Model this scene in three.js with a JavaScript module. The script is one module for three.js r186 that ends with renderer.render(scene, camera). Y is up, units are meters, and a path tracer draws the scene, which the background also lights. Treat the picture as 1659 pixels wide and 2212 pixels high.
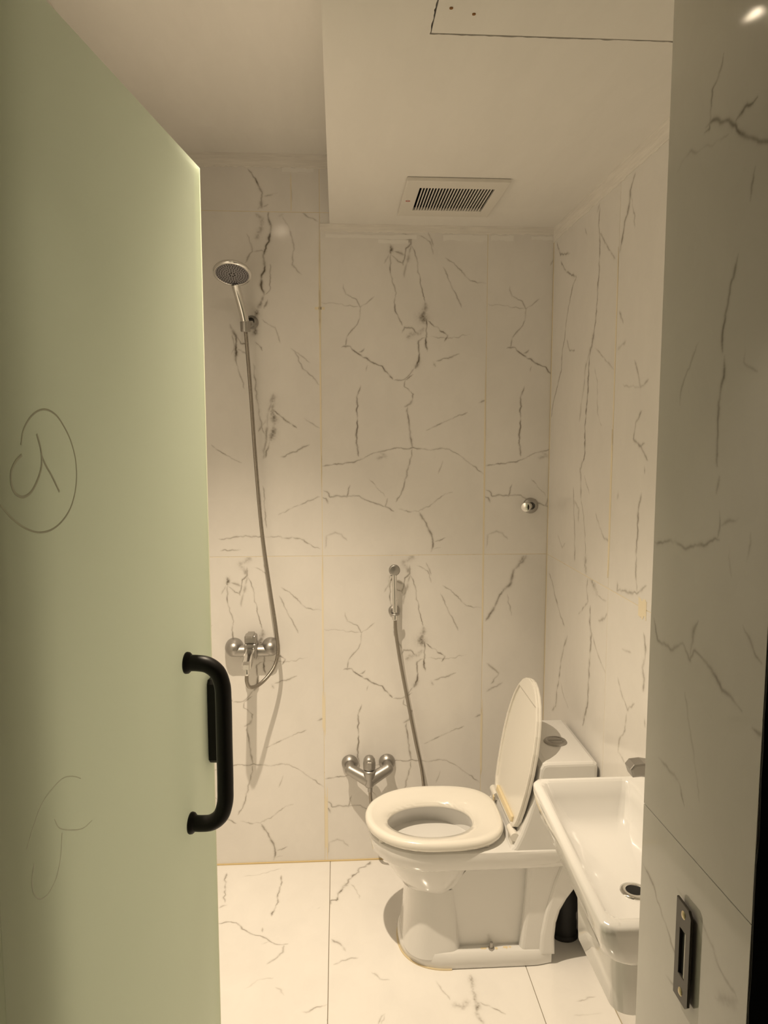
import * as THREE from 'three';
import { RoundedBoxGeometry } from 'three/addons/geometries/RoundedBoxGeometry.js';
import { RectAreaLightUniformsLib } from 'three/addons/lights/RectAreaLightUniformsLib.js';
import { mergeGeometries, mergeVertices, toCreasedNormals } from 'three/addons/utils/BufferGeometryUtils.js';

// ---------------------------------------------------------------- camera, light, exposure
const scene = new THREE.Scene();
scene.background = new THREE.Color(0x000000);
const camera = new THREE.PerspectiveCamera(69.31, 1659 / 2212, 0.02, 30);
camera.position.set(0.0591, 1.6402, 0);
camera.rotation.order = 'YXZ';
camera.rotation.set(-0.1039, -0.062, 0);
camera.updateMatrixWorld(true);

const renderer = new THREE.WebGLRenderer({ antialias: true });
renderer.toneMapping = THREE.LinearToneMapping;
renderer.toneMappingExposure = 1.06;
renderer.shadowMap.enabled = true;

const LAMP = [-0.205, 2.615, -1.745];           // the one recessed downlight, above the shower end
const lampLight = new THREE.SpotLight(new THREE.Color().setRGB(1.0, 0.825, 0.61), 15.1, 0, 0.77, 1, 2);
lampLight.position.set(LAMP[0], LAMP[1] + 0.0215, LAMP[2]);
lampLight.target.position.set(LAMP[0], 0, LAMP[2]);
lampLight.castShadow = true;
lampLight.shadow.radius = 0.75;
scene.add(lampLight, lampLight.target);
RectAreaLightUniformsLib.init();                // the broad spill of the same lens, outside its beam
const lampSpill = new THREE.RectAreaLight(new THREE.Color().setRGB(1.0, 0.825, 0.61), 250, 0.044, 0.044);
lampSpill.position.set(LAMP[0], LAMP[1] + 0.0185, LAMP[2]); lampSpill.lookAt(LAMP[0], 0, LAMP[2]);
scene.add(lampSpill);

// ---------------------------------------------------------------- helpers
const BACK = -2.718, LEFT = -0.585, RIGHT = 0.843, TOP = 2.615, SOFFIT = 2.3825, NEAR = -0.84, OUT = -0.612, JAMB = 0.428, HINGE = -0.31, LINTEL = 2.14;
const V3 = (x, y, z) => new THREE.Vector3(x, y, z);
function rng(seed) { let a = seed >>> 0; return () => { a = (a + 0x6D2B79F5) >>> 0; let t = a; t = Math.imul(t ^ (t >>> 15), t | 1); t ^= t + Math.imul(t ^ (t >>> 7), t | 61); return ((t ^ (t >>> 14)) >>> 0) / 4294967296; }; }
const rand = rng(7);
function hash(x, y) { let h = Math.imul(x | 0, 374761393) + Math.imul(y | 0, 668265263); h = Math.imul(h ^ (h >>> 13), 1274126177); return ((h ^ (h >>> 16)) >>> 0) / 4294967296; }
function noise(x, y) { const xi = Math.floor(x), yi = Math.floor(y), u = x - xi, v = y - yi, s = u * u * (3 - 2 * u), t = v * v * (3 - 2 * v); return (hash(xi, yi) * (1 - s) + hash(xi + 1, yi) * s) * (1 - t) + (hash(xi, yi + 1) * (1 - s) + hash(xi + 1, yi + 1) * s) * t; }
const fbm = (x, y) => 0.5 * noise(x, y) + 0.3 * noise(2.1 * x + 7, 2.1 * y + 3) + 0.2 * noise(4.3 * x + 1, 4.3 * y + 9);
const taken = {};
function numbered(name) { const n = taken[name] = (taken[name] ?? -1) + 1; return n ? `${name}_${String(n).padStart(3, '0')}` : name; }
function tag(o, label, category, group, kind) { o.userData.label = label; o.userData.category = category; if (group) o.userData.group = group; if (kind) o.userData.kind = kind; return o; }
function thing(name, label, category, [x, y, z] = [0, 0, 0], turn = 0, kind) {
  const o = new THREE.Group(); o.name = numbered(name); o.position.set(x, y, z); o.rotation.y = turn; scene.add(o);
  return tag(o, label, category, null, kind);
}
function part(name, geo, mat, parent, label) {
  const g = Array.isArray(geo) ? merge(geo) : geo, m = new THREE.Mesh(g, mat);
  m.name = name; m.castShadow = m.receiveShadow = true; if (label) m.userData.label = label; parent.add(m); return m;
}
function merge(list) {
  return mergeGeometries(list.map((g) => { const n = g.index ? g.toNonIndexed() : g; for (const k of Object.keys(n.attributes)) if (!['position', 'normal', 'uv'].includes(k)) n.deleteAttribute(k); if (!n.attributes.uv) n.setAttribute('uv', new THREE.Float32BufferAttribute(new Float32Array(n.attributes.position.count * 2), 2)); n.clearGroups?.(); return n; }), false);
}
function box(x0, x1, y0, y1, z0, z1, r = 0) {
  const w = x1 - x0, h = y1 - y0, d = z1 - z0;
  const g = r ? new RoundedBoxGeometry(w, h, d, 3, r) : new THREE.BoxGeometry(w, h, d);
  const p = g.attributes.position, n = g.attributes.normal, uv = g.attributes.uv; g.translate((x0 + x1) / 2, (y0 + y1) / 2, (z0 + z1) / 2);
  for (let i = 0; i < p.count; i++) {            // uv in metres
    const ax = Math.abs(n.getX(i)), ay = Math.abs(n.getY(i)), az = Math.abs(n.getZ(i));
    if (ay >= ax && ay >= az) uv.setXY(i, p.getX(i), p.getZ(i)); else if (ax >= az) uv.setXY(i, p.getZ(i), p.getY(i)); else uv.setXY(i, p.getX(i), p.getY(i));
  }
  return g;
}
function cyl(a, b, r0, r1 = r0, seg = 28) {      // from point a to point b
  const A = V3(...a), B = V3(...b), d = B.clone().sub(A), g = new THREE.CylinderGeometry(r1, r0, d.length(), seg);
  g.applyQuaternion(new THREE.Quaternion().setFromUnitVectors(V3(0, 1, 0), d.clone().normalize()));
  const m = A.add(B).multiplyScalar(0.5); return g.translate(m.x, m.y, m.z);
}
function lathe(profile, at, dir, seg = 40) {     // profile [radius, along]; dir = axis
  const g = new THREE.LatheGeometry(profile.map(([r, h]) => new THREE.Vector2(r, h)), seg);
  g.applyQuaternion(new THREE.Quaternion().setFromUnitVectors(V3(0, 1, 0), V3(...dir).normalize()));
  return g.translate(...at);
}
function tube(points, r, seg = 80, rad = 12) { return new THREE.TubeGeometry(new THREE.CatmullRomCurve3(points.map((p) => V3(...p)), false, 'centripetal'), seg, r, rad, false); }
function loft(rings, { capStart = true, capEnd = true, crease = 0.7 } = {}) {
  const n = rings[0].length, pos = [], idx = [];
  for (const r of rings) for (const p of r) pos.push(p[0], p[1], p[2]);
  for (let i = 0; i < rings.length - 1; i++) for (let j = 0; j < n; j++) {
    const a = i * n + j, b = i * n + (j + 1) % n, c = a + n, d = b + n; idx.push(a, c, b, b, c, d);
  }
  const cap = (i, flip) => { const o = pos.length / 3, r = rings[i], c = [0, 0, 0]; for (const p of r) for (let k = 0; k < 3; k++) c[k] += p[k] / n; pos.push(...c); for (let j = 0; j < n; j++) { const a = i * n + j, b = i * n + (j + 1) % n; flip ? idx.push(o, a, b) : idx.push(o, b, a); } };
  if (capStart) cap(0, true); if (capEnd) cap(rings.length - 1, false);
  let g = new THREE.BufferGeometry(); g.setAttribute('position', new THREE.Float32BufferAttribute(pos, 3)); g.setIndex(idx);
  g = toCreasedNormals(g, crease);
  const p = g.attributes.position, uv = new Float32Array(p.count * 2); for (let i = 0; i < p.count; i++) { uv[2 * i] = p.getX(i); uv[2 * i + 1] = p.getZ(i) + p.getY(i); }
  g.setAttribute('uv', new THREE.BufferAttribute(uv, 2)); return g;
}
function extrude(pts, depth, bevel = 0, holes = [], curve = 6) {
  const s = new THREE.Shape(pts.map(([x, y]) => new THREE.Vector2(x, y)));
  for (const h of holes) s.holes.push(new THREE.Path(h.map(([x, y]) => new THREE.Vector2(x, y))));
  return new THREE.ExtrudeGeometry(s, { depth: depth - 2 * bevel, bevelEnabled: bevel > 0, bevelSize: bevel, bevelThickness: bevel, bevelOffset: -bevel, bevelSegments: 3, curveSegments: curve }).translate(0, 0, bevel);
}

// ---------------------------------------------------------------- procedural materials
function dataTexture(w, h, fill, srgb = true) {
  const d = new Uint8Array(w * h * 4);
  for (let y = 0; y < h; y++) for (let x = 0; x < w; x++) { const c = fill(x, y), o = 4 * (y * w + x); d[o] = c[0]; d[o + 1] = c[1]; d[o + 2] = c[2]; d[o + 3] = 255; }
  const t = new THREE.DataTexture(d, w, h); t.magFilter = THREE.LinearFilter; t.minFilter = THREE.LinearMipmapLinearFilter; t.generateMipmaps = true; if (srgb) t.colorSpace = THREE.SRGBColorSpace; t.needsUpdate = true; return t;
}
const VEINS = {"A":[[4,.8,321,1155,321,1124,306,1109,305,1084,295,1050],[3,.55,321,1124,339,1093,351,1028,363,971,378,919],[3,.6,251,1120,250,1094,251,1060,250,1032,257,992,271,953,263,918,269,890,292,838],[11,.8,251,1120,252,1108,250,1091],[6,.7,265,1097,283,1090,298,1084],[3,.6,251,1083,280,1061,295,1055],[3,.5,245,1089,230,1054],[20,.62,378,916,372,891,368,867,378,844],[4,.75,381,868,381,798,379,775,385,746],[3.5,.65,384,856,417,833,456,802,447,784],[2,.25,393,798,477,793,542,811],[13,.5,378,833,352,810,328,806,310,798],[4,.5,292,809,301,832,328,830,346,812],[5,.75,375,798,352,781,355,746,352,711,340,687],[9,.75,353,722,349,699,340,687],[3,.45,340,687,311,652,299,643,263,643],[3,.4,79,979,90,945,128,928,142,900,192,937],[2,.25,0,915,64,910,142,900],[3,.4,142,900,139,865,128,836,92,796,86,761],[4,.65,74,758,104,761,139,733,180,710,221,690,257,646],[3,.4,136,738,157,753],[3,.6,165,695,162,675],[4,.7,144,622,129,581,129,540,131,493,126,446,129,404,135,368],[3,.5,334,664,305,643,302,620,335,593,332,573],[9,.7,332,576,320,558,305,546],[4.5,.7,311,546,317,493,323,440,331,398],[3.5,.45,331,398,330,368,312,314,303,254,282,212,270,200],[3,.45,0,330,90,342,138,353,197,383,275,395,331,398,396,392,468,395,517,362,600,301],[11,.25,197,356,233,368,215,380],[3,.4,383,460,461,499,534,526],[4,.5,575,562,603,571],[3,.38,447,1077,480,1058,510,1024,540,996,597,991],[3,.38,442,1046,463,995,487,949,508,903],[4,.4,385,1164,403,1114],[10,.55,409,708,415,694],[4,.42,418,711,477,729,501,738],[4,.48,6,243,23,231,29,219,65,222,92,219,137,221,179,197,233,182],[4,.6,101,261,92,216],[4,.6,239,212,233,182,264,166],[2,.3,173,284,233,218],[3,.33,282,175,318,163,355,166,391,181,421,205,452,229,482,232],[6,.6,358,160,385,114,407,74,410,40,404,12],[3,.4,410,46,459,64],[3,.4,410,21,438,27],[5,.22,10,25,16,74,46,89,70,80,88,55],[3,.25,445,350,427,302],[16,.42,340,1193,319,1175,298,1167,319,1137,322,1123],[7,.3,322,1123,317,1085,307,1047,298,1009],[3,.35,349,1156,392,1132,404,1089],[5,.4,-2,218,15,213,24,194]],"C":[[6,.9,422,1227,423,1200,429,1170,422,1132,412,1101,402,1070,407,1036,395,1005,392,970,401,939],[3.5,.6,401,939,417,951,425,967,424,1005,427,1044],[11,.62,401,939,385,901,371,862,368,823,369,799],[8,.5,413,924,401,893],[13,.35,377,1222,398,1200,394,1169,375,1131],[4,.3,468,1212,488,1186,503,1141,510,1095,501,1045,536,1011],[8,.25,453,1208,472,1216],[4,.42,347,1150,358,1119,365,1089,337,1050],[4,.3,365,1089,416,1090],[7,.7,278,834,293,810,300,795,301,744,299,705],[5,.6,300,795,320,771,343,768],[4,.5,303,752,335,734],[3,.4,283,732,296,760],[4,.5,369,776,390,756,392,745],[3,.3,392,854,439,827,458,772],[3,.33,494,753,565,702],[4,.3,539,1225,554,1214,593,1194],[4,.35,362,700,368,594,379,511,394,445],[17,.55,430,594,426,545,431,478,419,428],[4,.6,425,536,465,503,511,470],[5,.4,403,503,374,458],[5,.65,414,428,396,361],[7,.35,430,594,408,511,402,428,389,361],[3,.3,506,750,530,693,596,624],[3,.35,286,806,303,692,328,610],[3,.42,203,408,260,370,312,345],[4,.45,451,364,510,386,557,411],[7,.5,368,294,373,209,380,124],[3,.4,388,260,397,107],[3,.33,440,155,525,192,592,222],[3.5,.4,220,64,304,77,438,72,523,63,591,24],[3,.35,227,23,303,25],[3,.3,536,503,595,470]],"T":[[5,.7,355,142,377,113,392,83,401,53,395,19,387,8],[9,.4,395,42,399,15,389,10],[4,.28,407,49,454,65],[4,.4,395,15,422,23],[3,.25,501,96,504,36]],"B":[[8,.5,163,1193,147,1165,113,1130,103,1083,68,1048,48,994,10,938],[11,.4,154,1188,120,1136],[3,.35,91,1038,112,958],[5,.35,16,776,63,733,35,692],[4,.35,17,661,79,696],[3,.3,179,648,128,465,114,278]],"R1":[[6,.75,472,1118,470,1069,479,1039,483,988,482,929,473,871,471,816,460,780,443,735,425,704,414,657,413,585,402,536,394,463,400,388,387,358],[12,.45,448,758,437,722,411,696],[5,.35,479,1044,575,966,613,940],[8,.4,471,1132,453,1110],[6,.5,33,1127,84,1075,192,1052],[5,.6,86,1050,162,997,266,960,227,932,190,872,168,823,154,771,130,737,127,672,93,631,31,551,19,511],[5,.5,181,768,219,727,270,721],[9,.28,417,705,384,660,374,602,349,538,338,488],[4,.3,466,709,628,629],[4,.28,464,653,496,603,504,509,541,471],[6,.25,364,1069,340,1094],[9,.5,396,430,401,381,358,334,369,299,374,238],[5,.35,374,238,402,190,422,132,435,63],[6,.45,291,273,306,195,322,97,328,25],[9,.28,303,232,353,205,357,165],[5,.28,399,316,455,260],[5,.3,509,211,554,169,596,141,641,136],[20,.35,438,64,430,32,443,9],[4,.25,128,92,187,50,222,72]],"R2":[[18,.3,470,1198,514,1182,551,1156],[6,.35,463,1192,452,1149,469,1118,383,1054],[4,.3,551,1156,625,1151],[8,.6,492,1108,489,1057,507,1017,503,976,496,887,495,811,484,770,451,705],[5,.3,498,1039,544,997,595,959,643,936],[7,.35,652,1131,616,1099,565,1079],[7,.4,31,1126,74,1104,118,1055,189,1003,237,976],[8,.5,274,953,234,902,203,830,189,768,165,719,160,659,113,623],[5,.35,199,771,249,726,303,707]],"R3":[[9,.55,97,1128,69,1093,62,1055,37,1021,24,983,4,946],[5,.28,76,1075,102,1019,105,987],[7,.35,12,789,50,752],[7,.3,76,702,10,680],[6,.35,135,641,159,607,182,569,230,585],[6,.45,198,508,160,476,148,435,196,415,243,380],[5,.4,220,427,196,415],[4,.2,59,581,183,567],[7,.55,212,296,195,257,196,187,191,145,195,78,204,34],[5,.5,225,365,227,347],[6,.33,66,36,68,9,158,22,210,33,267,63],[8,.22,56,288,46,265]],"R4":[[9,.45,258,1132,271,1099,274,1067,256,1040,269,1015,267,981],[6,.28,95,961,116,928,170,894,215,928],[6,.3,165,883,158,831,117,782,114,749,166,740],[7,.35,282,916,289,893],[5,.25,117,1049,182,1058]],"F1":[[4.5,.5,213,1145,210,1110,220,1068,226,1002,232,963],[7,.4,241,953,217,936],[4.5,.55,417,1118,422,1062,416,1009,418,958,412,927,401,880],[3,.2,276,1120,338,1127,414,1161],[4,.55,225,850,253,860,287,855,314,819,347,794,374,782,405,758,428,741,450,734,468,736],[5,.45,457,734,453,700,434,671,412,648],[4,.4,380,823,381,801],[3,.3,405,755,385,741],[5,.3,444,549,462,535,470,515],[4,.4,525,448,547,448,566,462,598,474],[3,.2,352,548,394,582,434,587],[5,.2,557,906,568,917]],"F2":[[6,.6,157,1188,134,1156,106,1139,104,1118,74,1081,52,1028,28,983,24,954,2,953,1,915],[9,.4,157,1188,143,1163],[11,.4,65,1061,44,1015],[3.5,.33,77,1046,96,1005,107,959],[6,.45,6,748,28,734,46,714,55,693],[5,.4,14,635,42,648,70,659,91,657],[5,.3,134,594,156,564,183,558],[4,.3,161,425,150,393],[10,.5,434,556,429,500,430,446,424,412,436,374],[16,.35,433,566,428,509],[16,.28,357,450,388,435,409,465],[4,.4,439,454,505,407],[4,.3,322,548,355,468],[5,.35,161,428,139,393]],"F3":[[4,.3,109,437,140,447,171,456],[3,.2,86,386,168,390]],"J1":[[2.2,.5,112,807,92,784,89,748,79,747],[3,.6,81,751,95,753,123,741,141,726,162,712,199,690],[2.4,.5,136,733,151,742,170,743],[6,.5,143,723,149,717],[2.6,.5,174,683,171,669,167,656],[3,.55,153,612,145,593,135,563,130,542,132,526],[3.2,.6,136,521,133,486,129,457,129,430,133,416],[5,.6,134,405,131,389],[2,.28,86,540,65,514,52,491,50,478],[2,.22,169,526,172,513,192,503],[2,.18,22,731,53,739,124,728],[3,.35,-2,321,52,328,75,325,119,335,142,343],[4,.4,95,331,117,334],[2.4,.35,139,371,140,342],[3,.3,140,357,174,368],[3,.3,191,329,195,356],[3.4,.5,10,232,21,210,52,208,79,221,96,208,105,219,135,213,164,199,194,188],[4,.5,107,254,97,219,93,207],[4,.5,213,182,231,181],[3,.33,191,271,220,243],[2,.22,89,170,114,99,127,67],[3,.3,33,73,61,70,81,70,97,47],[2,.2,160,340,166,312]],"J2":[[3,.35,7,1120,48,1099,94,1063,121,1063],[3.4,.3,87,1141,115,1138],[3.4,.33,140,1142,181,1114,212,1107],[9,.3,174,1082,192,1091,212,1105],[3,.35,74,1023,107,1036]]};
// one printed marble slab: each vein is [width mm, strength, x, y, x, y ...] in millimetres from the slab's lower corner
function marble(list, W, H, mm, seed) {
  const w = Math.round(W * 1000 / mm), h = Math.round(H * 1000 / mm), ink = new Float32Array(w * h);
  list.forEach((v, vi) => {
    const width = v[0], strength = v[1], pts = []; let along = 0;
    for (let i = 2; i + 3 < v.length; i += 2) {
      const x0 = v[i], y0 = v[i + 1], x1 = v[i + 2], y1 = v[i + 3], L = Math.hypot(x1 - x0, y1 - y0) || 1, n = Math.max(1, Math.round(L / 3));
      for (let k = 0; k <= n; k++) {
        const f = k / n, j = (noise((along + f * L) / 15 + seed, vi * 3.7) - 0.5) * 6 + (noise((along + f * L) / 5, vi * 5.1 + seed) - 0.5) * 2.2;
        pts.push([x0 + (x1 - x0) * f - (y1 - y0) / L * j, y0 + (y1 - y0) * f + (x1 - x0) / L * j, along + f * L]);
      }
      along += L;
    }
    for (let i = 0; i + 1 < pts.length; i++) {
      const [x0, y0, s0] = pts[i], [x1, y1] = pts[i + 1];
      const taper = Math.min(1, 0.35 + Math.min(s0, along - s0) / 18), m = noise(s0 / 13 + seed, vi * 1.3);
      const rad = width * 0.54 * taper * (0.55 + 0.9 * m), amp = strength * (0.14 + 0.95 * noise(s0 / 17 + 5, vi * 2.9 + seed)) * taper, reach = rad * 2.6 + 1.5;
      const ax = Math.max(0, Math.floor((Math.min(x0, x1) - reach) / mm)), bx = Math.min(w - 1, Math.ceil((Math.max(x0, x1) + reach) / mm)), ay = Math.max(0, Math.floor((Math.min(y0, y1) - reach) / mm)), by = Math.min(h - 1, Math.ceil((Math.max(y0, y1) + reach) / mm));
      const dx = x1 - x0, dy = y1 - y0, LL = dx * dx + dy * dy || 1;
      for (let y = ay; y <= by; y++) for (let x = ax; x <= bx; x++) {
        const px = x * mm, py = y * mm, t = Math.min(1, Math.max(0, ((px - x0) * dx + (py - y0) * dy) / LL)), d = Math.hypot(px - x0 - t * dx, py - y0 - t * dy);
        const grain = width > 9 ? 0.35 + 0.95 * noise(px / 5 + seed, py / 5) : 0.85 + 0.3 * noise(px / 3, py / 3);
        const a = amp * grain * (Math.exp(-Math.pow(d / (rad * 0.75 + 0.4), 2)) + 0.22 * Math.exp(-Math.pow(d / (rad * 1.7 + 1), 2)));
        const o = y * w + x; if (a > ink[o]) ink[o] = a;
      }
    }
  });
  return dataTexture(w, h, (x, y) => {
    const px = x * mm, py = y * mm, cloud = fbm(px / 90 + seed, py / 130) - 0.5;
    const k = Math.min(0.92, ink[y * w + x] * 0.95), b = 1 + cloud * 0.035;
    return [(1 - k) * 239 * b + k * 96, (1 - k) * 236 * b + k * 87, (1 - k) * 231 * b + k * 75];
  });
}
function plain(seed, w, h, base, vary, sx, sy) { return dataTexture(w, h, (x, y) => { const n = (fbm(x / sx + seed, y / sy) - 0.5) * 2 * vary; return base.map((c) => Math.max(0, Math.min(255, c + n))); }); }
const PRINT = {};
function print(name, W, H, mm, seed, roughness = 0.12) {
  const t = marble(VEINS[name], W, H, mm, seed); t.repeat.set(1 / W, 1 / H);
  PRINT[name] = new THREE.MeshPhysicalMaterial({ map: t, roughness, ior: 1.5, name: 'glazed marble tile ' + name });
}
print('A', 0.602, 1.23, 1.3, 11); print('C', 0.602, 1.23, 1.3, 23); print('T', 0.602, 0.2, 1.3, 31); print('B', 0.602, 1.2, 1.6, 41);
print('R1', 0.64, 1.23, 1.5, 53); print('R2', 0.64, 1.2, 1.5, 61); print('R3', 0.602, 1.23, 1.5, 71); print('R4', 0.602, 1.2, 1.5, 83);
print('F1', 0.602, 1.2, 1.3, 91); print('F2', 0.612, 1.2, 1.3, 97); print('F3', 0.602, 1.2, 1.6, 103); print('J1', 0.23, 1.0, 0.8, 107, 0.06); print('J2', 0.23, 1.2, 0.8, 113, 0.06);

const std = (o) => new THREE.MeshStandardMaterial(o), phys = (o) => new THREE.MeshPhysicalMaterial(o);
const lin = (r, g, b) => new THREE.Color().setRGB(r, g, b);
const paintMap = plain(3, 256, 256, [243, 240, 234], 3, 14, 60); paintMap.wrapS = paintMap.wrapT = THREE.RepeatWrapping; paintMap.repeat.set(0.8, 0.8);
const paintBump = dataTexture(256, 256, (x, y) => { const v = 128 + (fbm(x / 9, y / 30) - 0.5) * 90; return [v, v, v]; }, false); paintBump.wrapS = paintBump.wrapT = THREE.RepeatWrapping; paintBump.repeat.set(1.6, 1.6);
const caulkMap = plain(9, 256, 128, [243, 239, 232], 10, 30, 5); caulkMap.wrapS = caulkMap.wrapT = THREE.RepeatWrapping; caulkMap.repeat.set(2, 8);
const M = {
  ceiling: std({ map: paintMap, bumpMap: paintBump, bumpScale: 0.0012, roughness: 0.62 }),
  grout: std({ color: lin(0.86, 0.77, 0.58), roughness: 0.9 }),
  groutSmear: std({ color: lin(0.88, 0.79, 0.60), roughness: 0.8 }),
  greyGrout: std({ color: lin(0.30, 0.26, 0.20), roughness: 0.9 }),
  caulk: std({ map: caulkMap, roughness: 0.75 }),
  smear: std({ color: lin(0.92, 0.90, 0.86), roughness: 0.7 }),
  sealant: std({ color: lin(0.70, 0.54, 0.27), roughness: 0.6 }),
  oldSealant: std({ color: lin(0.72, 0.60, 0.38), roughness: 0.7 }),
  concrete: std({ color: lin(0.45, 0.43, 0.40), roughness: 0.9 }),
  lobby: std({ color: lin(0.55, 0.53, 0.50), roughness: 0.8 }),
  black: std({ color: lin(0.012, 0.011, 0.010), roughness: 0.75 }),
  blackMetal: phys({ color: lin(0.010, 0.009, 0.008), roughness: 0.42, specularIntensity: 0.35 }),
  plateMetal: phys({ color: lin(0.075, 0.066, 0.055), roughness: 0.38, metalness: 0.25 }),
  screw: std({ color: lin(0.62, 0.52, 0.34), roughness: 0.32, metalness: 0.9 }),
  chrome: std({ color: lin(0.78, 0.77, 0.75), roughness: 0.1, metalness: 1 }),
  satin: std({ color: lin(0.43, 0.415, 0.395), roughness: 0.4, metalness: 1 }),
  hose: std({ color: lin(0.36, 0.33, 0.29), roughness: 0.33, metalness: 1 }),
  headFace: std({ color: lin(0.30, 0.29, 0.30), roughness: 0.45, metalness: 0.3 }),
  rubber: std({ color: lin(0.015, 0.014, 0.014), roughness: 0.6 }),
  porcelain: phys({ color: lin(0.78, 0.77, 0.745), roughness: 0.16, clearcoat: 0.7, clearcoatRoughness: 0.05 }),
  seat: phys({ color: lin(0.83, 0.80, 0.73), roughness: 0.2, clearcoat: 0.4, clearcoatRoughness: 0.1 }),
  stained: std({ color: lin(0.78, 0.66, 0.43), roughness: 0.5 }),
  rust: std({ color: lin(0.30, 0.15, 0.05), roughness: 0.9 }),
  water: phys({ color: lin(0.9, 0.92, 0.9), roughness: 0.02, transmission: 1, thickness: 0.1, ior: 1.33 }),
  plastic: std({ color: lin(0.80, 0.77, 0.71), roughness: 0.45 }),
  dark: std({ color: lin(0.008, 0.007, 0.006), roughness: 0.9 }),
  red: std({ color: lin(0.55, 0.09, 0.06), roughness: 0.6 }),
  glass: phys({ color: lin(0.89, 0.95, 0.87), roughness: 0.9, transmission: 0.7, thickness: 0, ior: 1.5, specularIntensity: 0.6 }),
  glassEdge: phys({ color: lin(0.90, 0.92, 0.82), roughness: 0.95, transmission: 0.8, thickness: 0, ior: 1.5 }),
  pencil: std({ color: lin(0.68, 0.71, 0.58), roughness: 0.9 }),
  chalk: phys({ color: lin(0.97, 0.98, 0.93), roughness: 0.95, transmission: 0.6, thickness: 0 }),
  lampTrim: std({ color: lin(0.72, 0.71, 0.69), roughness: 0.35 }),
  lampGlow: std({ color: lin(0.8, 0.8, 0.8), emissive: lin(1, 0.86, 0.62), emissiveIntensity: 9, roughness: 0.5 }),
};

// ---------------------------------------------------------------- the room
// tiles are laid in surface coordinates (a along the wall, b up); slab origin (a0, b0) places the printed marble
const FRAMES = {
  back: (o, a, b) => o.position.set(a, b, BACK - 0.009),
  right: (o, a, b) => { o.rotation.y = -Math.PI / 2; o.position.set(RIGHT + 0.009, b, a); },
  left: (o, a, b) => { o.rotation.y = Math.PI / 2; o.position.set(LEFT - 0.009, b, -a); },
  floor: (o, a, b) => { o.rotation.x = -Math.PI / 2; o.position.set(a, -0.009, -b); },
  jamb: (o, a, b) => { o.rotation.y = -Math.PI / 2; o.rotation.y += 0.026; o.position.set(JAMB + 0.009, b, a); },
  front: (o, a, b) => { o.rotation.y = Math.PI; o.position.set(-a, b, NEAR + 0.009); },
};
function tile(parent, frame, printName, a0, b0, A0, A1, B0, B1, gap = 0.0010) {
  const x0 = A0 - a0 + gap, x1 = A1 - a0 - gap, y0 = B0 - b0 + gap, y1 = B1 - b0 - gap;
  const g = extrude([[x0, y0], [x1, y0], [x1, y1], [x0, y1]], 0.009, 0.0005);
  const m = part('tile', g, PRINT[printName], parent); FRAMES[frame](m, a0, b0); return m;
}
const J1 = 1.194, J2 = 2.42;
const wallBack = thing('wall_back', 'back wall of large white marble-look tiles with grey veins', 'wall', [0, 0, 0], 0, 'structure');
part('backing', box(LEFT - 0.1, RIGHT + 0.1, -0.1, 2.75, BACK - 0.11, BACK - 0.0007), M.grout, wallBack);
for (const [p, a0, b0, A0, A1, B0, B1] of [
  ['A', -0.602, 0, LEFT, 0, 0.002, J1], ['A', 0, 0, 0, 0.602, 0.002, J1], ['B', 0.602, 0, 0.602, RIGHT, 0.002, J1],
  ['C', -0.602, J1, LEFT, 0, J1, J2], ['A', 0, J1, 0, 0.602, J1, J2], ['A', 0.602, J1, 0.602, RIGHT, J1, J2], ['T', -0.602, J2, LEFT, 0, J2, TOP]])
  tile(wallBack, 'back', p, a0, b0, A0, A1, B0, B1);
tile(wallBack, 'back', 'T', 0, J2, 0, 0.602, J2, TOP);
const wallRight = thing('wall_right', 'right wall of white marble tiles with tall dark veins', 'wall', [0, 0, 0], 0, 'structure');
part('backing', box(RIGHT + 0.0007, RIGHT + 0.11, -0.1, 2.75, BACK - 0.1, NEAR + 0.05), M.grout, wallRight);
for (const [p, a0, b0, A0, A1, B0, B1] of [
  ['R2', BACK, 0, BACK, -2.08, 0.002, J1], ['R1', BACK, J1, BACK, -2.08, J1, J2], ['R4', -2.08, 0, -2.08, -1.48, 0.002, J1], ['R3', -2.08, J1, -2.08, -1.48, J1, J2],
  ['A', -1.48, 0, -1.48, -0.88, 0.002, J1], ['A', -1.48, J1, -1.48, -0.88, J1, J2]])
  tile(wallRight, 'right', p, a0, b0, A0, A1, B0, B1);
const wallLeft = thing('wall_left', 'left wall of marble tiles behind the frosted door', 'wall', [0, 0, 0], 0, 'structure');
part('backing', box(LEFT - 0.11, LEFT - 0.0007, -0.1, 2.75, BACK - 0.1, NEAR + 0.05), M.grout, wallLeft);
for (let i = 0; i < 4; i++) for (const [b0, b1] of [[0, J1], [J1, J2], [J2, TOP]]) {
  const a0 = 0.84 + i * 0.602, a1 = Math.min(a0 + 0.602, -BACK); if (a1 - a0 > 0.05) tile(wallLeft, 'left', b0 === J2 ? 'T' : 'A', a0, b0, a0, a1, Math.max(b0, 0.002), b1);
}
const floor = thing('floor', 'floor of glossy white marble tiles with thin joints', 'floor', [0, 0, 0], 0, 'structure');
part('screed', box(LEFT - 0.1, RIGHT + 0.1, -0.12, -0.0025, BACK - 0.1, OUT), M.greyGrout, floor);
for (const [p, a0, A0, A1] of [['F1', -0.582, LEFT, 0.02], ['F2', 0.02, 0.02, 0.631], ['F3', 0.631, 0.631, RIGHT]]) {
  tile(floor, 'floor', p, a0, 1.518, A0, A1, 1.518, -BACK, 0.0012);
  tile(floor, 'floor', p, a0, 0.318, A0, A1, 0.612, 1.518, 0.0012);
}
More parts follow.
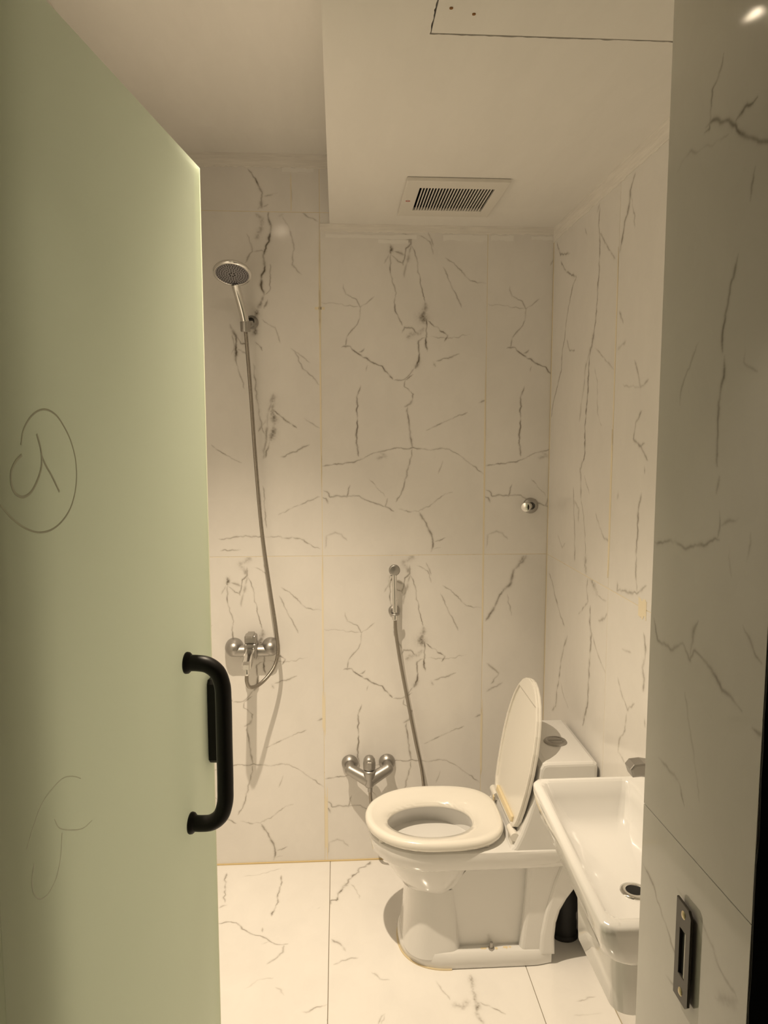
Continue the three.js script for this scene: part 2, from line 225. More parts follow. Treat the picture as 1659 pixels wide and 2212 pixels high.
const ceiling = thing('ceiling', 'cream painted ceiling with a lowered boxed section on the right', 'ceiling', [0, 0, 0], 0, 'structure');
{ // upper slab with a hole for the downlight
  const hole = [], [lx, , lz] = LAMP; for (let i = 0; i < 32; i++) { const t = i / 32 * 2 * Math.PI; hole.push([lx + 0.034 * Math.cos(t), -lz + 0.034 * Math.sin(t)]); }
  const g = extrude([[LEFT - 0.1, -OUT], [RIGHT + 0.1, -OUT], [RIGHT + 0.1, -BACK + 0.1], [LEFT - 0.1, -BACK + 0.1]], 0.12, 0, [hole]); g.rotateX(-Math.PI / 2); g.translate(0, TOP, 0);
  part('upper_panel', g, M.ceiling, ceiling);
  const x0 = 0.035, jag = (a, b, n, f) => { const r = []; for (let i = 0; i < n; i++) r.push(f(a + (b - a) * i / n, (rand() - 0.5) * 0.0035)); return r; };
  const hx0 = 0.234, hx1 = 0.76, hz0 = 0.93, hz1 = 1.457; // hatch opening, z counted away from the door
  const hatch = [...jag(hx0, hx1, 60, (t, j) => [t, hz0 + j]), ...jag(hz0, hz1, 60, (t, j) => [hx1 + j, t]), ...jag(hx1, hx0, 60, (t, j) => [t, hz1 + j]), ...jag(hz1, hz0, 60, (t, j) => [hx0 + j, t])];
  const vent = [[0.285, 2.25], [0.545, 2.25], [0.545, 2.54], [0.285, 2.54]];
  const s = extrude([[x0, -NEAR - 0.04], [RIGHT + 0.02, -NEAR - 0.04], [RIGHT + 0.02, -BACK + 0.02], [x0, -BACK + 0.02]], 0.018, 0, [hatch, vent]); s.rotateX(-Math.PI / 2); s.translate(0, SOFFIT, 0);
  part('bulkhead_soffit', s, M.ceiling, ceiling);
  part('bulkhead_side', box(x0, x0 + 0.018, SOFFIT + 0.018, TOP, BACK - 0.01, NEAR + 0.04), M.ceiling, ceiling);
  const h = part('hatch_panel', box(hx0 + 0.0035, hx1 - 0.0035, SOFFIT + 0.0005, SOFFIT + 0.014, -hz1 + 0.004, -hz0 - 0.0035), M.ceiling, ceiling, 'square access hatch with a ragged dark gap');
  for (const [sx, sz] of [[0.262, -1.37], [0.305, -1.386], [0.735, -1.43], [0.735, -0.96]]) part('screw', lathe([[0, -0.0012], [0.0032, -0.001], [0.0036, 0.002], [0, 0.002]], [sx, SOFFIT, sz], [0, 1, 0], 12), M.rust, h);
}
const wallFront = thing('wall_front', 'marble-tiled end of the doorway wall on the right, black outside', 'wall', [0, 0, 0], 0, 'structure');
part('backing', [box(JAMB + 0.009, RIGHT + 0.1, -0.1, 2.75, NEAR + 0.009, OUT - 0.002), box(LEFT - 0.1, HINGE - 0.009, -0.1, 2.75, NEAR + 0.009, OUT - 0.002), box(HINGE - 0.009, JAMB + 0.009, LINTEL, 2.75, NEAR + 0.009, OUT - 0.002)], M.grout, wallFront);
tile(wallFront, 'jamb', 'J2', NEAR, 0, NEAR, OUT, 0.002, J1, 0.0006); tile(wallFront, 'jamb', 'J1', NEAR, J1, NEAR, OUT, J1, LINTEL, 0.0006);
for (const [b0, b1] of [[0.002, J1], [J1, TOP]]) { tile(wallFront, 'front', 'A', -RIGHT, b0, -RIGHT, -JAMB, b0, Math.min(b1, b0 + 1.226)); tile(wallFront, 'front', 'A', -HINGE, b0, -HINGE, -LEFT, b0, Math.min(b1, b0 + 1.226)); }
part('lintel_face', box(HINGE, JAMB, LINTEL, TOP, NEAR, NEAR + 0.009), M.ceiling, wallFront);
{ // black cladding outside with a slightly ragged edge against the tile
  const edge = []; for (let i = 0; i <= 90; i++) edge.push([JAMB + 0.0066 + (rand() - 0.5) * 0.0016, 2.45 * i / 90]);
  const g = extrude([...edge, [1.4, 2.45], [1.4, 0]], 0.004); g.translate(0, 0, OUT - 0.002);
  part('cladding', [g, box(-1.4, HINGE - 0.009, 0, 2.45, OUT - 0.002, OUT + 0.01), box(HINGE - 0.009, JAMB, LINTEL, 2.45, OUT - 0.002, OUT + 0.01)], M.black, wallFront, 'black cladding on the outside of the doorway wall');
}
// the unlit lobby the camera stands in
const lobby = thing('wall_lobby', 'plain unlit lobby outside the bathroom door', 'wall', [0, 0, 0], 0, 'structure');
part('wall_panel', [box(-1.5, -1.4, -0.1, 2.55, OUT, 1.4), box(1.4, 1.5, -0.1, 2.55, OUT, 1.4), box(-1.5, 1.5, -0.1, 2.55, 1.4, 1.5), box(-1.5, LEFT - 0.1, -0.1, 2.75, NEAR, OUT), box(RIGHT + 0.1, 1.5, -0.1, 2.75, NEAR, OUT)], M.lobby, lobby);
part('floor_slab', box(-1.5, 1.5, -0.1, 0, OUT, 1.5), M.lobby, lobby); part('ceiling_slab', box(-1.5, 1.5, 2.45, 2.55, OUT, 1.5), M.lobby, lobby);

// trowelled joint bands under the ceilings, yellowed sealant at the floor, stray grout on the joints
function ragged(length, h, n, wob, seed) { const pts = [[0, 0], [length, 0]]; for (let i = n; i >= 0; i--) pts.push([length * i / n, -h + (noise(i * 0.9 + seed, seed) - 0.5) * wob]); return pts; }
const bands = [['back', LEFT, TOP, 0.035 - LEFT, 0.046, 1], ['back', 0.0, SOFFIT, RIGHT, 0.026, 5], ['right', BACK, SOFFIT, 1.86, 0.05, 9]];
for (const [frame, a, b, len, h, seed] of bands) {
  const g = extrude(ragged(len, h, 90, 0.007, seed), 0.0026, 0.0006), m = part('joint_band', g, M.caulk, frame === 'back' ? wallBack : wallRight, 'rough trowelled band of filler under the ceiling');
  FRAMES[frame](m, a, b); frame === 'back' ? m.position.z = BACK : m.position.x = RIGHT;
}
function dab(parent, frame, a0, a1, b0, b1, mat, seed, name) {
  const n = 14, pts = []; for (let i = 0; i <= n; i++) pts.push([(a1 - a0) * i / n, (noise(i * 0.6, seed) - 0.5) * 0.3 * (b1 - b0)]);
  for (let i = n; i >= 0; i--) pts.push([(a1 - a0) * i / n, (b1 - b0) * (1 + (noise(i * 0.6, seed + 9) - 0.5) * 0.35)]);
  const m = part(name, extrude(pts, 0.0007), mat, parent); FRAMES[frame](m, a0, b0); if (frame === 'back') m.position.z = BACK; if (frame === 'right') m.position.x = RIGHT; if (frame === 'floor') m.position.y = 0;
}
for (const [a0, a1, b0, b1] of [[0.02, 0.345, 2.334, 2.347], [0.207, 0.315, 2.318, 2.331], [0.44, 0.60, 2.331, 2.351], [0.612, 0.695, 2.333, 2.352], [0.76, 0.838, 2.339, 2.351], [-0.13, -0.02, 2.555, 2.569]]) dab(wallBack, 'back', a0, a1, b0, b1, M.smear, a0 * 50, 'paint_smear');
for (const [a, b0, b1, w] of [[-0.006, 2.03, 2.16, 0.009], [-0.02, 2.085, 2.094, 0.035], [-0.005, 1.55, 2.30, 0.006], [-0.006, 0.52, 0.66, 0.012], [0.0, 0.03, 0.27, 0.012], [-0.004, 0.7, 1.15, 0.006], [0.598, 0.9, 1.75, 0.006], [0.599, 0.35, 0.6, 0.008], [-0.101, 2.43, 2.55, 0.003]]) dab(wallBack, 'back', a, a + w, b0, b1, M.groutSmear, b0 * 31, 'grout_smear');
for (const [a, b0, b1, w] of [[-2.09, 1.25, 1.62, 0.012], [-2.085, 1.66, 2.1, 0.007], [-2.716, 0.6, 2.3, 0.006], [-1.86, 1.17, 1.22, 0.05]]) dab(wallRight, 'right', a, a + w, b0, b1, M.groutSmear, b0 * 17, 'grout_smear');
part('sealant', [tube(Array.from({ length: 30 }, (_, i) => [LEFT + (RIGHT - LEFT) * i / 29, 0.001 + 0.0012 * noise(i * 0.7, 3), BACK + 0.0012]), 0.0034, 90, 6)], M.sealant, wallBack, 'yellowed bead of sealant along the floor');

// ---------------------------------------------------------------- frosted glass door, standing open
const door = thing('door_1', 'frosted pale green glass door standing open on the left', 'door', [-0.188, 0, -1.424], Math.atan2(0.99, 0.142), 'structure');
{ // local -x runs from the free edge to the hinges, local z points to the room side seen from the doorway
  const W = 0.70, H = 2.123, T = 0.010;
  part('glass_panel', box(-W, -0.005, 0.012, H, -T, 0, 0.001), M.glass, door, 'frosted pale green glass');
  part('glass_edge', box(-0.0046, 0, 0.012, H, -T, 0, 0.0012), M.glassEdge, door, 'polished bright edge of the glass');
  const hd = part('pull_handle', [tube([[0.95, 0.004], [0.95, 0.022], [0.953, 0.040], [0.966, 0.056], [0.99, 0.0645], [1.02, 0.066], [1.1, 0.066], [1.18, 0.066], [1.206, 0.0645], [1.229, 0.056], [1.241, 0.040], [1.244, 0.022], [1.244, 0.004]].map(([y, z]) => [-0.147, y, z]), 0.0142, 120, 20)], M.blackMetal, door, 'black D-shaped pull handle');
  for (const y of [0.95, 1.244]) part('flange', lathe([[0, 0], [0.0185, 0], [0.0192, 0.002], [0.0185, 0.006], [0.0155, 0.009], [0.0142, 0.010]], [-0.147, y, 0.0004], [0, 0, 1], 32), M.blackMetal, hd);
  const lk = part('lock_case', extrude([[0.012, 1.018], [0.006, 1.011], [-0.034, 1.011], [-0.040, 1.018], [-0.040, 1.168], [-0.034, 1.176], [0.006, 1.176], [0.012, 1.168]], 0.026, 0.003).translate(0, 0, 0.0005), M.blackMetal, door, 'black lock case by the free edge');
  part('back_lock_case', box(-0.040, 0.006, 1.011, 1.176, -T - 0.018, -T - 0.0005, 0.003), M.blackMetal, door);
  const line = (pts, r) => { const g = tube(pts.map(([s, y]) => [-s, y, 0]), r, 110, 6); g.scale(1, 1, 0.12); return g.translate(0, 0, 0.0002); };
  part('pencil_mark', [line([[0.6201, 1.6293], [0.6149, 1.644], [0.6016, 1.6576], [0.5842, 1.6663], [0.5667, 1.6684], [0.546, 1.6628], [0.5282, 1.6493], [0.5133, 1.6312], [0.5049, 1.6108], [0.5041, 1.5887], [0.5103, 1.5687], [0.5237, 1.5513], [0.5444, 1.5386], [0.5699, 1.5319], [0.5961, 1.533], [0.6202, 1.5407], [0.6424, 1.553], [0.6629, 1.5695]], 0.0014),
    line([[0.6197, 1.619], [0.632, 1.612], [0.6404, 1.6022], [0.6415, 1.5907], [0.6361, 1.5801], [0.6224, 1.5743], [0.6075, 1.5772], [0.594, 1.5877], [0.5826, 1.604], [0.5807, 1.6164], [0.5833, 1.6288], [0.5887, 1.6411]], 0.0019), line([[0.5807, 1.6175], [0.575, 1.6084], [0.5614, 1.5935], [0.5461, 1.574]], 0.0017)], M.pencil, door, 'hand-drawn circled mark on the glass');
  part('wipe_mark', [line([[0.5255, 1.215], [0.5454, 1.2272], [0.5679, 1.2354], [0.5932, 1.2341], [0.6146, 1.2284], [0.6301, 1.2154], [0.6486, 1.1937]], 0.0008), line([[0.5903, 1.1971], [0.5822, 1.1824], [0.5576, 1.1653], [0.524, 1.1493], [0.5019, 1.1475]], 0.0009), line([[0.6356, 1.1698], [0.6417, 1.1541], [0.6386, 1.1358], [0.6256, 1.1215], [0.6096, 1.1185], [0.5936, 1.1254], [0.5827, 1.1412], [0.5752, 1.1716]], 0.001)], M.chalk, door, 'faint pale scribble on the glass');
}

// ---------------------------------------------------------------- strike plate on the door jamb
const strike = thing('strike_plate', 'black strike plate with slot and two brass screws on the door jamb', 'strike plate', [JAMB, 1.085, -0.722], -Math.PI / 2);
{ // local x is world z, local z points away from the jamb
  const hw = 0.0165, hh = 0.056, c = 0.006;
  part('plate', extrude([[-hw, -hh], [hw - c, -hh], [hw, -hh + c], [hw, hh - c], [hw - c, hh], [-hw, hh]], 0.003, 0.0007, [[[-0.0065, -0.026], [-0.0065, 0.026], [0.0065, 0.026], [0.0065, -0.026]]]).translate(0, 0, 0.0002), M.plateMetal, strike);
  part('slot_box', [box(-0.0068, 0.0068, -0.0265, 0.0265, 0.0001, 0.0006)], M.dark, strike); part('slot_lip', box(0.0028, 0.0064, -0.0258, 0.0258, 0.0006, 0.0022), M.caulk, strike);
  for (const y of [-0.044, 0.044]) part('screw', [lathe([[0, 0.0045], [0.003, 0.0042], [0.0046, 0.0032], [0.0048, 0.0026]], [0, y, 0], [0, 0, 1], 20)], M.screw, strike, 'brass screw');
}

// ---------------------------------------------------------------- downlight in the ceiling above the shower
const lampThing = thing('downlight', 'small round recessed downlight in the upper ceiling', 'ceiling lamp', LAMP);
part('trim_ring', lathe([[0.0325, 0.003], [0.0335, -0.002], [0.036, -0.004], [0.042, -0.0025], [0.0435, -0.0003], [0.0325, -0.0003]], [0, 0, 0], [0, 1, 0], 40), M.lampTrim, lampThing);
part('housing', lathe([[0.0325, 0.002], [0.0325, 0.05], [0, 0.052]], [0, 0, 0], [0, 1, 0], 36), M.lampTrim, lampThing);
part('lamp_lens', lathe([[0, 0.0195], [0.022, 0.0196], [0.032, 0.021], [0.032, 0.026], [0, 0.026]], [0, 0, 0], [0, 1, 0], 36), M.lampGlow, lampThing, 'glowing lens');

// ---------------------------------------------------------------- exhaust grille in the lowered ceiling
const fan = thing('exhaust_vent', 'white plastic exhaust fan grille with dark slots in the lowered ceiling', 'vent', [0.416, SOFFIT, -2.391]);
{
  const X = 0.152, Zd = 0.172, sx0 = -0.108, sx1 = 0.118, sz = 0.112, y0 = -0.014;
  const fr = extrude([[-X, -Zd], [X, -Zd], [X, Zd], [-X, Zd]], 0.013, 0.003, [[[sx0, -sz], [sx0, sz], [sx1, sz], [sx1, -sz]]]); fr.rotateX(Math.PI / 2); fr.translate(0, -0.0005, 0);
  part('frame', fr, M.plastic, fan);
  part('fan_box', [box(-0.128, 0.128, 0.08, 0.084, -0.14, 0.14), box(-0.13, -0.126, 0, 0.084, -0.14, 0.14), box(0.126, 0.13, 0, 0.084, -0.14, 0.14), box(-0.128, 0.128, 0, 0.084, -0.14, -0.136), box(-0.128, 0.128, 0, 0.084, 0.136, 0.14)], M.dark, fan);
  const n = 25, pitch = (sx1 - sx0) / n, sg = box(-pitch * 0.19, pitch * 0.19, -0.0105, -0.0065, -sz - 0.002, sz + 0.002);
  for (let i = 1; i < n; i++) { const s = part('slat', sg, M.plastic, fan); s.position.x = sx0 + pitch * i; }
  part('logo_mark', [new THREE.TorusGeometry(0.0055, 0.0016, 8, 24).rotateX(Math.PI / 2).scale(1, 0.2, 1).translate(-0.133, -0.0138, -0.01)], M.red, fan, 'small red ring logo');
}

// ---------------------------------------------------------------- one-piece toilet
const ZC = -2.262, TX = 0.48;
const toilet = thing('toilet', 'white one-piece toilet with its lid raised, facing left', 'toilet', [TX, 0, ZC]);
{
  const N = 72;
  const egg = (y, cx, af, ab, b, nf = 2, nb = 2) => Array.from({ length: N }, (_, i) => {   // star-shaped outline, front towards -x
    const t = i / N * 2 * Math.PI, c = Math.cos(t), s = Math.sin(t), a = c < 0 ? af : ab, n = c < 0 ? nf : nb;
    const r = Math.pow(Math.pow(Math.abs(c) / a, n) + Math.pow(Math.abs(s) / b, n), -1 / n); return [cx - TX + r * c, y, r * s];
  });
  const cx = 0.345;
  // rim and apron band, running back under the tank, and the hollow of the bowl
  const upper = loft([egg(0.324, cx, 0.165, 0.46, 0.145, 2, 9), egg(0.327, cx, 0.180, 0.478, 0.163, 2, 9), egg(0.334, cx, 0.188, 0.483, 0.170, 2, 10), egg(0.381, cx, 0.197, 0.485, 0.177, 2.1, 12), egg(0.388, cx, 0.195, 0.484, 0.175, 2.1, 12), egg(0.391, cx, 0.190, 0.48, 0.170, 2.1, 12),
    egg(0.391, cx, 0.142, 0.152, 0.122), egg(0.383, cx, 0.142, 0.152, 0.122), egg(0.374, cx, 0.150, 0.158, 0.142), egg(0.34, cx, 0.150, 0.156, 0.150), egg(0.29, cx + 0.006, 0.138, 0.13, 0.138), egg(0.262, cx + 0.012, 0.108, 0.10, 0.124), egg(0.235, cx + 0.014, 0.080, 0.058, 0.112), egg(0.20, cx + 0.014, 0.07, 0.05, 0.085), egg(0.15, cx + 0.02, 0.055, 0.04, 0.055), egg(0.11, cx + 0.02, 0.045, 0.032, 0.045)], { capStart: true, capEnd: true, crease: 0.75 });
  const bulge = loft([egg(0.200, 0.365, 0.02, 0.02, 0.02), egg(0.203, 0.362, 0.075, 0.065, 0.085), egg(0.219, 0.36, 0.108, 0.09, 0.117), egg(0.25, 0.36, 0.132, 0.112, 0.134), egg(0.285, 0.357, 0.152, 0.13, 0.149), egg(0.315, 0.353, 0.166, 0.143, 0.159), egg(0.335, 0.350, 0.176, 0.15, 0.164)], { crease: 1.2, capStart: false, capEnd: false });
  const column = loft([egg(0.03, 0.345, 0.094, 0.09, 0.148, 2.6, 7), egg(0.06, 0.345, 0.090, 0.088, 0.142, 2.6, 7), egg(0.12, 0.347, 0.084, 0.081, 0.134, 2.6, 7), egg(0.17, 0.349, 0.081, 0.077, 0.129, 2.6, 7), egg(0.24, 0.352, 0.080, 0.070, 0.123, 2.6, 7)], { crease: 0.9, capEnd: false });
  const foot = loft([egg(0.0, 0.40, 0.152, 0.322, 0.152, 2.3, 14), egg(0.004, 0.40, 0.156, 0.325, 0.156, 2.3, 14), egg(0.03, 0.40, 0.156, 0.325, 0.156, 2.3, 14), egg(0.046, 0.40, 0.150, 0.323, 0.151, 2.3, 14), egg(0.052, 0.40, 0.135, 0.318, 0.14, 2.3, 14)], { crease: 0.9 });
  const panel = [[0.40, 0.002], [0.66, 0.002], [0.66, 0.332], [0.465, 0.332], [0.455, 0.31], [0.43, 0.28], [0.40, 0.262]].map(([x, y]) => [x - TX, y]), web = merge([extrude(panel, 0.003).translate(0, 0, 0.1165), extrude(panel, 0.003).translate(0, 0, -0.1195)]);
  // rear leg sweeping back to the wall
  const leg = extrude([[0.612, 0.03], [0.724, 0.03], [0.722, 0.09], [0.726, 0.135], [0.737, 0.175], [0.757, 0.212], [0.783, 0.248], [0.812, 0.283], [0.828, 0.31], [0.828, 0.345], [0.635, 0.345], [0.628, 0.2], [0.618, 0.09]].map(([x, y]) => [x - TX, y]), 0.290, 0.014).translate(0, 0, -0.145);
  const rib = extrude([[0.672, 0.03], [0.724, 0.03], [0.722, 0.09], [0.726, 0.135], [0.737, 0.175], [0.757, 0.212], [0.783, 0.248], [0.812, 0.283], [0.828, 0.31], [0.828, 0.345], [0.742, 0.345], [0.715, 0.27], [0.69, 0.18], [0.676, 0.1]].map(([x, y]) => [x - TX, y]), 0.306, 0.012).translate(0, 0, -0.153);
  part('bowl', [upper, bulge, column, foot, web, leg, rib], M.porcelain, toilet, 'white glazed bowl and foot');
  // tank with its sloped cheeks and rounded top
  const cheek = [[0.545, 0.33], [0.556, 0.375], [0.585, 0.402], [0.603, 0.44], [0.620, 0.489], [0.638, 0.55], [0.6495, 0.599], [0.834, 0.599], [0.834, 0.33]];
  part('tank', extrude(cheek.map(([x, y]) => [x - TX, y]), 0.342, 0.012).translate(0, 0, -0.171), M.porcelain, toilet);
  part('tank_lid', extrude([[0.6495, 0.5995], [0.657, 0.645], [0.666, 0.659], [0.68, 0.6625], [0.82, 0.6625], [0.832, 0.656], [0.835, 0.645], [0.835, 0.5995]].map(([x, y]) => [x - TX, y]), 0.344, 0.012).translate(0, 0, -0.172), M.porcelain, toilet);
  const btn = part('flush_button', lathe([[0, 0.006], [0.022, 0.006], [0.0235, 0.004], [0.025, 0.003], [0.027, 0.007], [0.034, 0.006], [0.037, 0.002], [0.037, 0]], [0.748 - TX, 0.662, 0.018], [0, 1, 0], 48), M.satin, toilet, 'round chrome flush button');
  part('button_split', box(0.748 - TX - 0.021, 0.748 - TX + 0.021, 0.6675, 0.6684, 0.0176, 0.0184), M.dark, btn);
  part('water', loft([egg(0.112, cx + 0.02, 0.044, 0.0315, 0.044), egg(0.149, cx + 0.02, 0.0545, 0.0395, 0.0545)], { crease: 1 }), M.water, toilet);
  // seat, dished towards the opening
  const seat = loft([egg(0.402, 0.35, 0.205, 0.222, 0.184, 2.1, 3), egg(0.394, 0.35, 0.142, 0.137, 0.108, 2, 2.2), egg(0.394, 0.35, 0.138, 0.134, 0.104, 2, 2.2), egg(0.400, 0.35, 0.138, 0.134, 0.104, 2, 2.2), egg(0.4065, 0.35, 0.143, 0.139, 0.109, 2, 2.2), egg(0.4165, 0.35, 0.165, 0.165, 0.132, 2, 2.4), egg(0.427, 0.35, 0.188, 0.205, 0.163, 2.1, 2.9), egg(0.430, 0.35, 0.199, 0.217, 0.175, 2.1, 3), egg(0.427, 0.35, 0.207, 0.224, 0.184, 2.1, 3), egg(0.418, 0.35, 0.211, 0.227, 0.189, 2.1, 3), egg(0.408, 0.35, 0.209, 0.225, 0.187, 2.1, 3), egg(0.402, 0.35, 0.205, 0.222, 0.184, 2.1, 3)], { capStart: false, capEnd: false, crease: 1.1 });
  for (const [x, z] of [[0.19, 0.1], [0.19, -0.1], [0.5, 0.145], [0.5, -0.145]]) part('bumper', box(x - TX - 0.012, x - TX + 0.012, 0.3914, 0.403, z - 0.006, z + 0.006, 0.003), M.seat, toilet);
  part('seat', seat, M.seat, toilet, 'ivory plastic seat');
  // raised lid
  const half = [[0, 0.118], [0.012, 0.135], [0.035, 0.150], [0.08, 0.163], [0.14, 0.173], [0.2, 0.176], [0.26, 0.170], [0.31, 0.156], [0.35, 0.137], [0.385, 0.110], [0.41, 0.080], [0.427, 0.045], [0.434, 0.015]];
  const out = (k, e) => [...half.map(([s, w]) => [w * k, e + s * (1 - 2.4 * e)]), ...half.slice().reverse().map(([s, w]) => [-w * k, e + s * (1 - 2.4 * e)])];
  const lid = part('lid', [extrude(out(1, 0), 0.013, 0.005, [], 3), extrude(out(1, 0), 0.008, 0.002, [out(0.93, 0.011)]).translate(0, 0, 0.0115)], M.seat, toilet, 'raised ivory lid');
  lid.rotation.set(0, 0, 0); lid.matrixAutoUpdate = true;
  lid.quaternion.setFromRotationMatrix(new THREE.Matrix4().makeBasis(V3(0, 0, 1), V3(Math.sin(0.19), Math.cos(0.19), 0), V3(-Math.cos(0.19), Math.sin(0.19), 0)));
  lid.position.set(0.604 - TX, 0.432, 0);
  part('hinge_bar', [box(-0.105, 0.105, 0.010, 0.030, 0.012, 0.022, 0.004)], M.stained, lid, 'yellowed hinge bar');
  for (const s of [-1, 1]) part('hinge', [cyl([0.588 - TX, 0.425, s * 0.098], [0.588 - TX, 0.425, s * 0.158], 0.013), box(0.578 - TX, 0.608 - TX, 0.386, 0.425, s * 0.128 - 0.024, s * 0.128 + 0.024, 0.006)], M.seat, toilet, 'ivory plastic hinge');
  part('hinge_stain', box(0.5725 - TX, 0.577 - TX, 0.418, 0.434, -0.098, -0.082, 0.002), M.stained, toilet);
  const b = part('floor_bolt', [cyl([0.525 - TX, 0.05, 0.137], [0.525 - TX, 0.072, 0.137], 0.0055), cyl([0.525 - TX, 0.05, 0.137], [0.525 - TX, 0.056, 0.137], 0.010, 0.010, 6)], M.satin, toilet, 'fixing bolt'); 
  const rs = rng(5);
  part('rust_stain', Array.from({ length: 12 }, (_, i) => lathe([[0, 0.0006], [0.003 + 0.002 * rs(), 0.0003], [0.006, 0]], [0.495 - TX + 0.10 * rs(), 0.0518, 0.133 + 0.004 * rs()], [0, 1, 0], 7).scale(1, 1, 1)), M.stained, toilet, 'rusty stain beside the bolt');
  part('base_sealant', [tube(Array.from({ length: 40 }, (_, i) => { const t = Math.PI / 2 + Math.PI * i / 39, e = egg(0, 0.40, 0.155, 0.325, 0.155, 2.3, 14); const k = Math.round(t / (2 * Math.PI) * N) % N; return [e[k][0], 0.001, e[k][2]]; }).filter((p, i, a) => !i || Math.hypot(p[0] - a[i - 1][0], p[2] - a[i - 1][2]) > 0.004), 0.0042, 80, 6)], M.oldSealant, toilet, 'discoloured bead of sealant around the foot');
}

// ---------------------------------------------------------------- wall-hung basin with half pedestal
const basin = thing('wash_basin', 'white rectangular wash basin on a half pedestal at the right', 'basin', [RIGHT, 0.54, -1.385]);
{
  const bx = RIGHT, bz = -1.385, by = 0.54;
  const rr = (y, x0, x1, z0, z1, r, twist = 0) => { // rounded rectangle ring; twist pulls the far front corner in
    const pts = [], k = 10; for (const [cx, cz, s] of [[x1 - r, z1 - r, 0], [x0 + r, z1 - r, 1], [x0 + r, z0 + r, 2], [x1 - r, z0 + r, 3]]) for (let i = 0; i <= k; i++) { const t = (s + i / k) * Math.PI / 2; const x = cx + r * Math.cos(t), z = cz + r * Math.sin(t); pts.push([x + twist * (x1 - x) / (x1 - x0) * (z1 - z) / (z1 - z0) - bx, y - by, z - bz]); }
    return pts.reverse();
  };
  const x1 = 0.840, tw = 0.02;
  const g = loft([rr(0.66, 0.62, x1, -1.47, -1.30, 0.03, tw), rr(0.685, 0.585, x1, -1.53, -1.245, 0.04, tw), rr(0.715, 0.545, x1, -1.585, -1.185, 0.045, tw), rr(0.74, 0.518, x1, -1.625, -1.145, 0.045, tw), rr(0.762, 0.503, x1, -1.643, -1.125, 0.04, tw), rr(0.79, 0.495, x1, -1.650, -1.118, 0.034, tw), rr(0.815, 0.490, x1, -1.653, -1.114, 0.03, tw), rr(0.827, 0.490, x1, -1.653, -1.114, 0.028, tw), rr(0.832, 0.494, x1 - 0.002, -1.649, -1.118, 0.026, tw), rr(0.834, 0.500, x1 - 0.004, -1.643, -1.124, 0.024, tw),
    rr(0.834, 0.506, 0.742, -1.634, -1.136, 0.022, tw), rr(0.831, 0.511, 0.737, -1.629, -1.141, 0.022, tw), rr(0.80, 0.521, 0.731, -1.617, -1.152, 0.025, tw), rr(0.765, 0.538, 0.722, -1.598, -1.170, 0.03, tw), rr(0.748, 0.552, 0.712, -1.58, -1.19, 0.035, tw), rr(0.738, 0.575, 0.70, -1.545, -1.225, 0.04, tw), rr(0.728, 0.612, 0.682, -1.44, -1.305, 0.03, tw)], { crease: 0.9 });
  part('bowl', g, M.porcelain, basin, 'white ceramic basin');
  const px = (y, i) => rr(y, 0.575 + i, x1, -1.510 + i, -1.262 - i, 0.035);
  part('pedestal', loft([px(0.541, 0.008), px(0.549, 0.0), px(0.62, -0.002), px(0.69, -0.006), px(0.712, -0.008)], { crease: 0.9 }), M.porcelain, basin, 'white half pedestal');
  const dr = part('drain', lathe([[0.0165, -0.004], [0.0175, 0.002], [0.0185, 0.0028], [0.025, 0.0026], [0.029, 0.0005], [0.029, -0.002]], [0.648 - bx, 0.7295 - by, -1.366 - bz], [0, 1, 0], 40), M.chrome, basin, 'chrome drain ring');
  part('drain_hole', lathe([[0, 0.0008], [0.0166, 0.0008], [0.0166, -0.002]], [0.648 - bx, 0.7295 - by, -1.366 - bz], [0, 1, 0], 32), M.dark, dr);
  part('overflow', [cyl([0.735 - bx, 0.80 - by, -1.385 - bz], [0.7275 - bx, 0.799 - by, -1.385 - bz], 0.009)], M.chrome, basin);
}
const tap = thing('basin_tap', 'chrome basin mixer tap half hidden behind the door jamb', 'tap', [0.79, 0.834, -1.385]);
part('body', [lathe([[0.027, 0.0005], [0.027, 0.006], [0.022, 0.012], [0.021, 0.12], [0.019, 0.135], [0, 0.138]], [0, 0, 0], [0, 1, 0], 36)], M.satin, tap);
part('spout', [extrude([[0.0, 0.110], [-0.135, 0.132], [-0.152, 0.131], [-0.158, 0.148], [-0.15, 0.158], [-0.13, 0.160], [0, 0.138]], 0.034, 0.004).translate(0, 0, -0.017)], M.satin, tap);
part('lever', [box(-0.07, 0.02, 0.150, 0.160, -0.012, 0.012, 0.004), cyl([0, 0.13, 0], [0, 0.152, 0], 0.019)], M.satin, tap);

